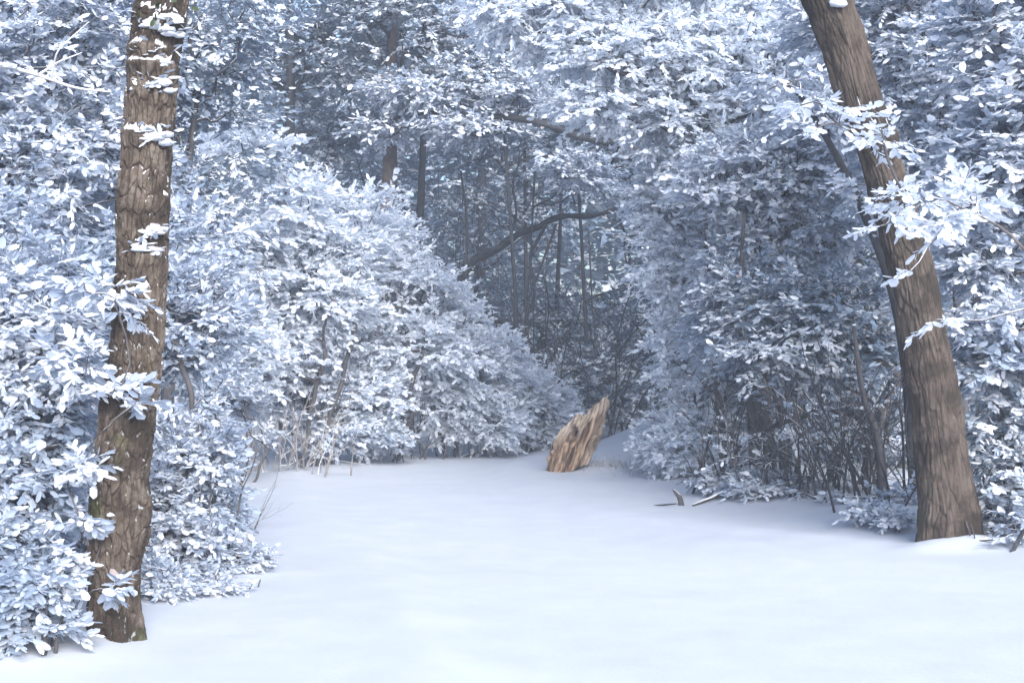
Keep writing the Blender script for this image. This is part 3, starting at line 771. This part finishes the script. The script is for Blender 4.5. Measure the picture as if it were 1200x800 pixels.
plant('shrub', 'low frosted bush at the snow edge beside the pale bare stems', 'bush', at(262, 18.4),
      [blob(250, 480, 18.2, .55, .6), blob(285, 500, 18.6, .3, .35), blob(222, 520, 17.6, .4, .4)], 330, seed=26, **{**MB, 'mat': M_LEAF, 'snow': .62, 'L': .11, 'twig': .28})
plant('shrub', 'low frosted bush under the hollow of the bright mound', 'bush', at(385, 21.6),
      [blob(380, 490, 21.6, .55, .42), blob(440, 505, 22.4, .45, .3), blob(350, 450, 21.6, .4, .4)], 300, seed=27, **{**MB, 'mat': M_LEAF, 'snow': .58, 'L': .13, 'twig': .3})

def bare_stems(name, label, cat, base, n, h, spread, seed, mat, group=None, r=.011, lean=(0, 0), curl=.2, side=3):
    """a clump of bare, forking, leafless stems"""
    rng = np.random.default_rng(seed)
    P0, P1, T0, T1, R0, R1 = [], [], [], [], [], []
    bx, by = base
    def grow(p, d, L, rr, depth):
        d2 = d + rng.normal(size=3) * curl; d2 /= np.linalg.norm(d2)
        q = p + (d + d2) / 2 * L
        P0.append(p); P1.append(q); T0.append(d); T1.append(d2); R0.append(rr); R1.append(rr * .72)
        if depth <= 0: return
        grow(q, d2, L * .85, rr * .72, depth - 1)
        for _ in range(side):
            if rng.random() < .5:
                s_ = d2 + rng.normal(size=3) * .55; s_ /= np.linalg.norm(s_)
                tt = rng.random() * .7 + .2; pm = p + (q - p) * tt
                grow(pm, s_, L * .6, rr * .45, depth - 1 if depth > 1 else 0)
    for k in range(n):
        x = bx + rng.normal() * spread; y = by + rng.normal() * spread * .7
        hh = h * (.6 + .6 * rng.random())
        d = np.array([lean[0] + rng.normal() * .28, lean[1] + rng.normal() * .28, 1.]); d /= np.linalg.norm(d)
        rr_ = r * (.6 + .7 * rng.random()); q0 = np.array([x, y, gz(x, y) - .04]); c0 = np.array([bx, by, gz(bx, by) - .12])
        P0.append(c0); P1.append(q0); T0.append((q0 - c0) * .5); T1.append(d); R0.append(rr_ * 1.3); R1.append(rr_)
        grow(q0, d, hh / 3.2, rr_, 3)
    a = [np.array(v) for v in (P0, P1, T0, T1, R0, R1)]
    V, F = edges_tube(*a, 5, 5)
    o0 = np.array([bx, by, gz(bx, by)])
    o = mesh_np(name, V - o0, F, mat); o.location = o0
    return tag(o, label, cat, group)

bare_stems('bare_shrub', 'clump of pale bare upright stems standing in front of the bright mound', 'bare shrub', at(325, 20.2), 26, 1.3, .42, 31, M_TWIG_PALE, curl=.22)
bare_stems('bare_shrub', 'dark bare twigs inside the hollow of the bright mound', 'bare shrub', at(468, 23.6), 14, 1.6, .35, 32, M_TWIG, curl=.28)
bare_stems('bare_shrub', 'thin bare twigs poking from the snow right of the left tree', 'bare shrub', at(292, 13.2), 3, .55, .12, 33, M_TWIG, r=.004, lean=(.5, 0))

# --- right side, bright leading edge and overhang
RB = dict(mat=M_LEAF_BRIGHT, snow=.64, L=.125, per=11, fan=3, twig=.36, thr=.36, droop=.28, rmax=.05)
plant('tree', 'snow-covered tree leaning out at top centre with sprays hanging over the path', 'tree', at(905, 18.4),
      [blob(640, 20, 18.0, 0.86, 0.37), blob(720, 60, 18.0, 0.92, 0.46), blob(800, 50, 18.2, 0.98, 0.63), blob(880, 90, 18.6, 0.92, 0.69), blob(790, 140, 18.2, 0.69, 0.46), blob(590, 5, 17.8, 0.40, 0.21), blob(740, -30, 18.2, 1.49, 0.40),
       blob(930, 20, 18.6, 0.80, 0.69), blob(700, 120, 18.0, 0.57, 0.23)],
      1300, seed=41, trunk=[(*at(905, 18.4), -.1, .085), (*at(890, 18.2), 2.2, .07), (*at(850, 18.3), 4.6, .05), (*at(740, 18.1), 5.9, .025)], clear_trunk=.55, **RB)
plant('tree', 'frosted tree forming the pale leafy edge right of the dark opening', 'tree', at(815, 19.4),
      [blob(785, 230, 19, .45, .5), blob(800, 310, 19, .40, .6), blob(808, 400, 19, .38, .6), blob(818, 480, 19, .36, .5), blob(840, 200, 18.6, .7, .55), blob(820, 520, 18.6, .40, .3)],
      760, seed=42, trunk=[(*at(838, 19.2), -.1, .055), (*at(836, 19.2), 1.5, .045), (*at(815, 19), 4.2, .025)], clear_trunk=.05, **RB)
plant('shrub', 'small bright shrub at the snow edge right of the stump', 'shrub', at(768, 19.6),
      [blob(790, 505, 19.3, .24, .30), blob(800, 540, 19, .3, .16), blob(770, 520, 19.5, .15, .15)], 230, seed=43, **{**RB, 'L': .11, 'twig': .28, 'rmax': .02})
RM = dict(mat=M_LEAF, snow=.52, L=.12, per=10, fan=3, twig=.34, thr=.38, droop=.25, rmax=.05)
plant('tree', 'mid-height leafy tree between the pale edge and the leaning trunk, upper part', 'tree', at(900, 17.6),
      [blob(880, 210, 17.2, .8, .5), blob(900, 300, 17.3, .75, .5), blob(960, 180, 17, .8, .5), blob(860, 380, 17.6, .5, .5), blob(960, 270, 17, .55, .4)],
      800, seed=44, trunk=[(*at(885, 17.6), -.1, .06), (*at(878, 17.6), 1.6, .05), (*at(910, 17.3), 4.0, .03)], clear_trunk=.35, **RM)
plant('shrub', 'blue-grey shrub with a spray reaching over the dark tangle of stems', 'shrub', at(960, 16.2),
      [blob(960, 370, 16, .8, .40), blob(900, 415, 15.6, .4, .12), blob(1010, 400, 16, .4, .2), blob(880, 350, 16.6, .5, .4), blob(970, 440, 15.6, .3, .05)],
      520, seed=45, stems=6, spread=.5, **{**RM, 'snow': .44, 'mat': M_LEAF_MID})
plant('tree', 'thick leafy tree behind the top of the leaning trunk', 'tree', at(1090, 15.2),
      [blob(1080, 60, 15, .9, .6), blob(1150, 120, 14.6, .8, .7), blob(1050, 180, 15.2, .6, .5), blob(1000, 30, 15.6, .7, .5), blob(1120, 240, 14.8, .7, .55), blob(1200, 40, 14.6, .7, .8), blob(1100, -40, 15, 1.4, .4)],
      1000, seed=46, trunk=[(*at(1130, 15.2), -.1, .08), (*at(1125, 15.2), 2.2, .06), (*at(1090, 15), 4.6, .03)], clear_trunk=.3, **{**RM, 'snow': .55})
plant('tree', 'leafy tree at the right frame edge with big rounded leaves', 'tree', at(1215, 12),
      [blob(1180, 200, 11.8, .5, .5), blob(1190, 330, 11.6, .45, .5), blob(1150, 300, 12, .35, .35), blob(1230, 120, 11.8, .6, .6), blob(1170, 420, 12, .35, .3), blob(1200, 20, 12, .6, .5)],
      640, seed=47, trunk=[(*at(1235, 12), -.1, .06), (*at(1225, 12), 1.8, .05), (*at(1190, 11.8), 3.6, .025)], clear_trunk=.2, **{**RM, 'L': .13, 'twig': .3})
plant('shrub', 'upright sparse shrub with snowy leaves right of the leaning trunk base', 'shrub', at(1178, 12.2),
      [blob(1165, 500, 12, .22, .35), blob(1190, 560, 11.9, .28, .3), blob(1175, 430, 12.1, .3, .3), blob(1205, 470, 12, .25, .4)],
      190, seed=48, stems=7, spread=.22, **{**RM, 'L': .12, 'twig': .24, 'per': 7, 'fan': 2, 'mat': M_LEAF_MID, 'rmax': .02})
plant('sapling', 'thin branch-like sapling with snowy oval leaves crossing the leaning trunk', 'sapling', at(1150, 9.9),
      [blob(1060, 235, 9.5, .16, .10, .1), blob(1040, 262, 9.4, .16, .05, .1), blob(1000, 130, 9.5, .18, .04, .1), blob(945, 122, 9.5, .20, .03, .1), blob(1030, 165, 9.4, .07, .05, .08), blob(1055, 290, 9.4, .14, .04, .1),
       blob(1110, 260, 9.6, .12, .10, .12), blob(1070, 320, 9.4, .06, .04, .08), blob(1100, 375, 9.4, .04, .04, .05), blob(1140, 240, 9.8, .15, .15, .15), blob(975, 150, 9.5, .14, .05, .08)],
      62, seed=49, trunk=[(*at(1290, 9.9), -.1, .022), (*at(1270, 9.9), 1.4, .017), (*at(1200, 9.8), 2.4, .011), (*at(1110, 9.6), 2.62, .006)], clear_trunk=.6,
      mat=M_LEAF_BRIGHT, snow=.85, L=.13, wid=.60, per=8, fan=2, twig=.19, thr=.1, lscale=.62, droop=.30, rmax=.010, shell=.9, trunk_name='stem')
plant('shrub', 'low snowy undergrowth at the foot of the dark tangle', 'undergrowth', at(950, 15.6),
      [blob(900, 572, 15.6, .45, .10), blob(960, 586, 15, .45, .09), blob(1020, 590, 14.4, .4, .10), blob(860, 562, 16.2, .4, .09), blob(1055, 588, 14, .2, .12)],
      170, seed=50, stems=10, spread=.35, **{**RM, 'L': .10, 'twig': .2, 'per': 7, 'rmax': .012, 'snow': .45})
plant('shrub', 'low snowy shrub at the right snow edge beside a fallen stick', 'undergrowth', at(1165, 11.6),
      [blob(1165, 640, 11.4, .2, .10), blob(1205, 620, 11.5, .25, .2), blob(1150, 600, 12, .15, .2)], 90, seed=51, stems=6, spread=.3,
      **{**RM, 'L': .09, 'twig': .18, 'per': 7, 'fan': 2, 'rmax': .01})
plant('shrub', 'dark sparse shrub deep behind the tangle of stems', 'shrub', at(1000, 19.5),
      [blob(920, 450, 19, .9, .6), blob(1040, 430, 19.5, 1.1, .8), blob(1130, 460, 19, 1., .9), blob(1010, 330, 20, 1.2, .8)], 700, seed=52, stems=8, spread=.9,
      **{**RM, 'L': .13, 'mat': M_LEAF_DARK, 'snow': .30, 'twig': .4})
plant('tree', 'dark leafy tree behind the upper right foliage', 'tree', at(1010, 22),
      [blob(900, 120, 21, 1.4, 1.3), blob(1050, 150, 21, 1.4, 1.4), blob(1180, 200, 20, 1.4, 1.6), blob(980, 10, 21, 1.5, 1.), blob(880, 300, 21, 1., 1.2), blob(1180, 20, 20, 1.4, 1.2)], 1100, seed=53,
      trunk=[(*at(1010, 22), -.1, .14), (*at(1000, 22), 2.5, .11), (*at(1020, 21.5), 6.5, .05)], clear_trunk=.3, **{**RM, 'L': .15, 'twig': .45, 'snow': .42, 'mat': M_LEAF_MID})

plant('shrub', 'fine low frosted growth at the feet of the leaning trunk', 'undergrowth', at(1045, 12.6),
      [blob(1050, 606, 12.5, .12, .05), blob(1020, 598, 13, .2, .05)], 60, seed=55, stems=6, spread=.15,
      **{**RM, 'L': .08, 'twig': .11, 'per': 6, 'fan': 3, 'rmax': .008, 'thr': .25})
plant('shrub', 'fine low frosted growth spilling on the snow behind the left tree', 'undergrowth', at(250, 9.6),
      [blob(240, 690, 9.3, .22, .05), blob(275, 655, 10.4, .2, .07), blob(205, 715, 8.8, .14, .05), blob(190, 690, 8.9, .15, .12)], 150, seed=56, stems=7, spread=.3,
      **{**RM, 'L': .07, 'twig': .15, 'per': 7, 'fan': 3, 'rmax': .006, 'thr': .25})

# dark tangle of stems
tangle = [(860, 16.4, 8, 'bare dark stems at the left end of the tangle'), (915, 15.8, 11, 'crossing bare vines left of the arching stem'),
          (965, 15.4, 11, 'knotted bare stems in the middle of the dark tangle'), (1015, 14.8, 11, 'thick bare stems bending over the low undergrowth'), (1058, 14.2, 8, 'bare stems crowding the left side of the leaning trunk'),
          (1160, 12.9, 8, 'bare upright stems right of the leaning trunk')]
for k, (px, d, n_, lb) in enumerate(tangle):
    bare_stems('bare_shrub', lb, 'bare shrub', at(px, d), int(n_ * 1.5), 1.7, .30, 60 + k, M_TWIG if k % 2 else M_TWIG_DARK, r=.015, curl=.30, side=4)
def pxpath(l): return [P(*q) for q in l]
limb_thing('fallen_branch', 'dark fallen branch half buried in snow below the pale leafy edge', 'fallen branch', [hit(812, 593) + [0, 0, .01], hit(835, 586) + [0, 0, .03], hit(858, 584) + [0, 0, .10], hit(880, 586) + [0, 0, .12], hit(905, 588) + [0, 0, .05]], [.010, .025, .03, .025, .012], M_TWIG)
limb_thing('broken_stick', 'short upright broken stick in the snow right of the stump', 'stick', [hit(800, 592) - [0, 0, .05], hit(800, 592) + [-.03, 0, .09], hit(800, 592) + [-.10, 0, .17]], [.035, .03, .012], M_TWIG)
limb_thing('fallen_branch', 'dark stick slanting out of the snow at the right frame edge', 'fallen branch', pxpath([(1181, 656, 11.0), (1194, 632, 11.2), (1212, 600, 11.4)]), [.02, .018, .012], M_TWIG_DARK)
limb_thing('fallen_branch', 'thin twig lying on the snow left of the short stick', 'fallen branch', [hit(766, 592) + [0, 0, .0], hit(778, 593) + [0, 0, .015], hit(792, 591) + [0, 0, .01]], [.006, .009, .005], M_TWIG_DARK)
limb_thing('arching_stem', 'grey stem arching over the dark tangle towards the leaning trunk', 'stem', pxpath([(1034, 590, 14.6), (1033, 540, 14.8), (1022, 500, 15), (1000, 482, 15.2), (960, 482, 15.5), (900, 500, 15.8), (880, 520, 16)]),
           [.055, .05, .045, .04, .032, .024, .012], M_TWIG_DARK)
limb_thing('arching_stem', 'thin pale stem looping inside the dark tangle', 'stem', pxpath([(1000, 590, 14.9), (975, 520, 15), (950, 470, 15.2), (930, 440, 15.4), (900, 420, 15.6)]), [.018, .014, .011, .008, .005], M_TWIG)
plant('tree', 'slim dark tree leaning just left of the big leaning trunk', 'tree', at(1075, 14.6),
      [blob(960, 130, 14.4, .3, .2), blob(920, 90, 14.3, .4, .2), blob(1010, 220, 14.3, .2, .15)], 60, seed=54,
      trunk=[(*at(1075, 14.6), -.1, .07), (*P(1066, 450, 14.6), .062), (*P(1050, 350, 14.5), .055), (*P(1022, 270, 14.5), .045), (*P(985, 190, 14.4), .036), (*P(930, 95, 14.3), .022), (*P(880, 85, 14.3), .008)],
      clear_trunk=.7, trunk_mat=M_TWIG_DARK, **{**RM, 'fan': 2, 'rmax': .012})
for k, (pts, r0, lb) in enumerate([
    ([(848, 552, 17.5), (846, 500, 17.6), (838, 430, 17.6), (835, 370, 17.6), (830, 300, 17.6), (822, 200, 17.6)], .05, 'straight grey sapling trunk standing in the pale leafy edge'),
    ([(893, 580, 16.3), (890, 520, 16.4), (884, 460, 16.4), (874, 400, 16.5), (868, 330, 16.5), (872, 250, 16.5)], .045, 'slightly kinked brown sapling second from the opening'),
    ([(933, 590, 15.3), (937, 540, 15.4), (930, 500, 15.5), (935, 450, 15.5), (925, 380, 15.6)], .024, 'thin wavy sapling in front of the dark tangle'),
    ([(1032, 600, 14.2), (1034, 560, 14.2), (1028, 510, 14.3), (1010, 460, 14.5), (1000, 380, 14.6)], .045, 'bent sapling stem left of the big leaning trunk'),
    ([(1172, 625, 12.2), (1174, 560, 12.2), (1170, 470, 12.3), (1180, 380, 12.3)], .03, 'grey sapling stem right of the big leaning trunk')]):
    limb_thing('sapling', lb, 'sapling', pxpath(pts), list(np.linspace(r0, r0 * .45, len(pts))), M_TWIG)

plant('shrub', 'sparse lacy snow-dusted shrub growing through the dark tangle', 'shrub', at(985, 15.4),
      [blob(920, 480, 15.4, .4, .35), blob(990, 520, 15.2, .4, .3), blob(1040, 480, 15, .3, .4), blob(880, 530, 15.8, .3, .25)], 70, seed=57, stems=7, spread=.4,
      **{**RM, 'L': .11, 'twig': .26, 'per': 5, 'fan': 2, 'rmax': .012, 'thr': .30, 'mat': M_LEAF_MID, 'snow': .5})

# twig tufts round the stump
for k, (px, py, n_, h, lb) in enumerate([(704, 545, 12, .28, 'snow-dusted grass tuft at the right foot of the stump'), (728, 548, 12, .22, 'snow-dusted twig tuft a step right of the stump'),
                                          (755, 556, 10, .30, 'frosted twig tuft below the small bright shrub'), (690, 552, 6, .16, 'tiny tuft against the front of the stump')]):
    q = hit(px, py)
    bare_stems('twig_tuft', lb, 'twig tuft', (q[0], q[1]), n_ * 2, h, .16, 90 + k, M_TWIG_PALE, r=.004, curl=.5)

# --- the dark wood behind
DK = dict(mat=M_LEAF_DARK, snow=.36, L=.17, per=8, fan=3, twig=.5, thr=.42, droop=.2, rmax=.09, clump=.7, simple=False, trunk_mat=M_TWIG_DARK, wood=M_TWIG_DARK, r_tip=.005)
def back_tree(label, px, d, top_py, lean_px, r0, crown, n, seed, **kw):
    x, y = at(px, d); tp = P(px + lean_px, top_py, d)
    tr = [(x, y, gz(x, y) - .1, r0), (x + (tp[0] - x) * .3, y, 1.2 + .25 * tp[2], r0 * .8), (x + (tp[0] - x) * .65, y + .2, .6 * tp[2], r0 * .65), (tp[0], y, tp[2], r0 * .3)]
    return plant('tree', label, 'tree', (x, y), crown, n, seed=seed, trunk=tr, clear_trunk=.3, **{**DK, **kw})
back_tree('slim dark tree with a straight trunk above the bright mound, left of the brown one', 336, 29, -60, 4, .16,
          [blob(280, 60, 30.5, 1.2, 1.2), blob(400, 50, 30, 1.1, 1.0), blob(330, -40, 29, 2, .6), blob(400, 150, 30, .9, .6), blob(320, 90, 31, 1.4, 1.2)], 620, 101)
back_tree('brown-trunked tree whose trunk shows between snowy boughs above the mound', 447, 27.5, -40, 14, .22,
          [blob(470, 40, 27, 1.6, .8), blob(540, 100, 26.6, 1.4, .45), blob(400, 90, 27.4, .5, .4), blob(500, -20, 27, 2.2, .8), blob(600, 60, 27, 1.2, .6)], 560, 102, mat=M_LEAF_MID, snow=.50, trunk_mat=mat_twig('reddish_bark', (.07, .05, .045), (.15, .115, .10), .05))
back_tree('dark leaning tree just right of the brown-trunked one', 478, 31, 60, 22, .13,
          [blob(500, 30, 31, 1.5, 1.0), blob(560, 10, 31, 1.6, 1.1), blob(520, 110, 31, 1.0, .5)], 360, 103)
back_tree('tall dark evergreen-like tree behind the left leafy trees', 180, 25, -60, 10, .16,
          [blob(160, 60, 25, 2, 1.6), blob(230, 120, 25, 1.3, 1.1), blob(60, 100, 24, 2., 1.6), blob(240, -10, 25, 1.6, 1.2), blob(100, 260, 24, 2.0, 1.2)], 700, 104, mat=M_LEAF_MID, snow=.42)
back_tree('dark tree at the far end of the opening, right of centre', 690, 33, 0, -20, .05,
          [blob(650, 130, 32, 1.8, .7), blob(720, 60, 33, 2.0, 1.2), blob(640, 20, 33, 1.8, 1.0), blob(740, 180, 32, 1.2, 1.0), blob(760, 300, 32, .9, 1.6), blob(740, 420, 32, 1.0, .9)], 640, 105)
back_tree('bushy dark tree closing the view just above the stump', 650, 36, 120, 10, .07,
          [blob(640, 440, 35, 1.6, 1.0), blob(690, 400, 35.5, 1.6, 1.3), blob(610, 380, 36, 1.5, 1.2), blob(700, 470, 34, 1.3, .7), blob(580, 470, 35, 1.4, .8)], 620, 106, mat=M_LEAF_DARK, snow=.28)
back_tree('dark tree behind the pale leafy edge with drooping boughs', 820, 30, -20, -10, .12,
          [blob(790, 120, 29.5, 1.6, 1.2), blob(850, 30, 30, 2, 1.4), blob(900, 200, 30, 2, 1.8), blob(820, 330, 29, 1.5, 1.5), blob(900, 400, 29, 2., 1.5), blob(760, 20, 30, 1.6, 1.0)], 800, 107)
back_tree('dark tree rising far behind the bright mound, seen through branches', 560, 42, -60, 10, .2,
          [blob(520, 200, 42, 2.5, 1.6), blob(600, 250, 42, 2.3, 1.6), blob(560, 80, 42, 3, 1.8), blob(540, 330, 41, 2.2, 1.6), blob(640, 140, 42, 2.6, 1.8)], 560, 108, L=.2, thr=.5)
back_tree('dark tree far behind the left end of the mound', 250, 36, -60, 10, .2,
          [blob(200, 60, 36, 3, 2.2), blob(320, 100, 36, 2.6, 2.2), blob(400, 160, 36, 2.2, 1.8), blob(260, 250, 34, 2.5, 2), blob(430, 20, 36, 2.4, 1.8)], 700, 109, L=.2)
back_tree('dark far tree behind the upper left leaves', 60, 32, -60, 10, .2,
          [blob(0, 60, 32, 2.8, 2.2), blob(90, 120, 32, 2.4, 2.2), blob(60, 300, 31, 2.6, 2.2), blob(-80, 250, 31, 2.6, 2.2)], 560, 110, L=.2)
back_tree('dark far tree behind the right frame edge', 1150, 28, -60, -10, .2,
          [blob(1100, 100, 28, 2.4, 2.2), blob(1200, 200, 28, 2.4, 2.2), blob(1080, 330, 28, 2.2, 2.0), blob(1240, 400, 27, 2.2, 2.2), blob(980, 60, 28, 2.2, 1.8)], 700, 111, L=.2)
back_tree('slender dark tree near the centre with mostly bare lower boughs', 618, 34, 60, -4, .06,
          [blob(600, 170, 34, 1.4, .8), blob(650, 220, 34, 1.2, .5), blob(560, 250, 34, 1.2, .6)], 220, 112, fan=2, per=5)

plant('shrub', 'low blue-grey bush in the dim gap just behind the stump', 'bush', at(665, 29.5),
      [blob(650, 455, 29.5, .8, .35), blob(700, 440, 30, .9, .5), blob(735, 470, 29, .6, .35), blob(610, 440, 30, .6, .4)], 420, seed=130, stems=7, spread=.6,
      mat=M_LEAF_MID, snow=.45, L=.18, per=8, fan=3, twig=.4, thr=.36, rmax=.03)
plant('tree', 'thin tree with pale frosted boughs crossing high in the dim opening', 'tree', at(600, 26.5),
      [blob(560, 150, 26, .9, .18), blob(640, 185, 26, .8, .15), blob(500, 110, 26, .9, .2), blob(680, 205, 26, .5, .15), blob(590, 110, 26, 1.0, .2), blob(450, 150, 26.2, .5, .2)], 330, seed=131,
      trunk=[(*at(600, 26.5), -.1, .05), (*at(606, 26.5), 2.5, .04), (*at(590, 26.3), 6.0, .02)], clear_trunk=.55, mat=M_LEAF, snow=.55, L=.16, per=8, fan=3, twig=.45, thr=.36, rmax=.03,
      trunk_mat=M_TWIG_DARK, wood=M_TWIG_DARK)
limb_thing('leaning_trunk', 'dark bare trunk leaning up to the right across the dim opening', 'fallen tree', pxpath([(522, 470, 29), (530, 345, 28.6), (543, 318, 28.5), (560, 300, 28.4), (574, 297, 28.2), (592, 286, 28), (612, 270, 27.8), (630, 268, 27.6), (648, 255, 27.5), (668, 252, 27.4), (690, 255, 27.3), (715, 247, 27.2), (748, 232, 27)]),
           [.11, .10, .095, .085, .08, .075, .07, .06, .06, .05, .042, .035, .02], M_TWIG_DARK)
limb_thing('arched_branch', 'long dark bough arching from the brown trunk towards the right trees', 'branch', pxpath([(432, 160, 27), (446, 146, 26.8), (466, 136, 26.6), (500, 132, 26.4), (560, 137, 26), (620, 139, 25.6), (690, 164, 25.2), (745, 172, 25), (800, 200, 25)]),
           [.02, .03, .04, .05, .055, .06, .06, .065, .07], M_TWIG_DARK)
for k, (pts, r0, lb) in enumerate([
    ([(560, 370, 27.6), (600, 378, 27.4), (640, 430, 27.2), (665, 462, 27)], .08, 'dark limb sagging to the ground behind the mound'),
    ([(628, 180, 27), (620, 330, 27), (612, 400, 27)], .02, 'straight dark vine hanging in the dim opening'),
    ([(652, 262, 26.8), (628, 330, 26.8), (596, 405, 26.8)], .028, 'thin dark sapling slanting below the leaning trunk'),
    ([(656, 180, 27), (674, 240, 27)], .03, 'short dark hanging twig above the leaning trunk'),
    ([(545, 330, 28), (548, 260, 28), (540, 200, 28)], .035, 'upright dark limb left of the leaning trunk'),
    ([(596, 285, 27.9), (606, 250, 27.8), (600, 215, 27.8), (612, 180, 27.8)], .03, "crooked upright fork growing from the leaning dark trunk"),
    ([(640, 263, 27.5), (620, 300, 27.4), (628, 350, 27.3), (612, 385, 27.3)], .035, "thin crooked limb drooping below the leaning dark trunk"),
    ([(540, 325, 28.5), (500, 300, 28.4), (478, 262, 28.4), (470, 225, 28.4)], .035, "curved dark limb left of the leaning trunk's foot"),
    ([(690, 270, 30), (694, 360, 30), (700, 420, 30)], .02, 'thin hanging vine above the stump')]):
    limb_thing('dark_limb', lb, 'branch', pxpath(pts), list(np.linspace(r0, r0 * .5, len(pts))), M_TWIG_DARK)
for k, (px, d, n_, h, lb) in enumerate([(560, 30, 6, 5.0, 'bare thin saplings left in the dim opening'), (620, 31, 6, 4.5, 'bare thin saplings in the middle of the dim opening'),
                                       (690, 30, 6, 4.5, 'bare thin saplings above the stump in the dim opening'), (500, 32, 7, 7.0, 'bare tall saplings behind the brown trunk'),
                                       (590, 27.5, 5, 4.6, 'arching bare thicket just behind the leaning dark trunk'), (665, 27, 5, 4.2, 'arching bare thicket below the end of the leaning dark trunk'), (725, 28, 5, 4.5, 'arching bare thicket beside the pale leafy edge')]):
    bare_stems('bare_saplings', lb, 'saplings', at(px, d), n_, h, .7, 120 + k, M_TWIG_DARK, r=.019 if d < 29 else .024, curl=.5 if d < 29 else .38, side=5)

# --- the distant wood as one mass, all round beyond the trees
def far_wood():
    rng = np.random.default_rng(77)
    n = 130000
    a = rng.uniform(-math.pi, math.pi, n)
    a = np.where(rng.random(n) < .75, rng.uniform(-.55, .55, n), a)
    r = rng.uniform(46, 62, n)
    z = 13 * rng.random(n) ** .8
    p = np.stack([np.sin(a) * r, np.cos(a) * r, z], -1)
    k = vnoise(p * np.array([.35, .35, .5]), 5) + .3 * vnoise(p * 1.1, 6) > .42 + .035 * np.maximum(0, z - 7)
    p = p[k]; n = len(p)
    p[:, 2] += height(p[:, 0], p[:, 1])
    D = rng.normal(size=(n, 3)) * [1, 1, .3]; N = np.array([0, 0, 1.]) + rng.normal(size=(n, 3)) * .5
    L = rng.uniform(.35, .75, n)
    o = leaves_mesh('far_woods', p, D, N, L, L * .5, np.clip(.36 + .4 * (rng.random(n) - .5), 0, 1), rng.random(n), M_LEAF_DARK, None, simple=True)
    tag(o, kind='stuff')
far_wood()

def haze():
    m, n, l, out = new_mat('winter_haze')
    v = n.new('ShaderNodeVolumePrincipled')
    v.inputs['Color'].default_value = (.86, .92, 1.0, 1); v.inputs['Density'].default_value = .0030; v.inputs['Anisotropy'].default_value = .1
    l.new(v.outputs[0], out.inputs['Volume'])
    x0, x1, y0, y1, z0, z1 = -75, 75, -70, 75, -2, 17
    V = np.array([(x, y, z) for z in (z0, z1) for y in (y0, y1) for x in (x0, x1)], float)
    F = np.array([(0, 2, 3, 1), (4, 5, 7, 6), (0, 1, 5, 4), (2, 6, 7, 3), (0, 4, 6, 2), (1, 3, 7, 5)])
    tag(mesh_np('haze', V, [F], m, smooth=False), kind='stuff')
haze()
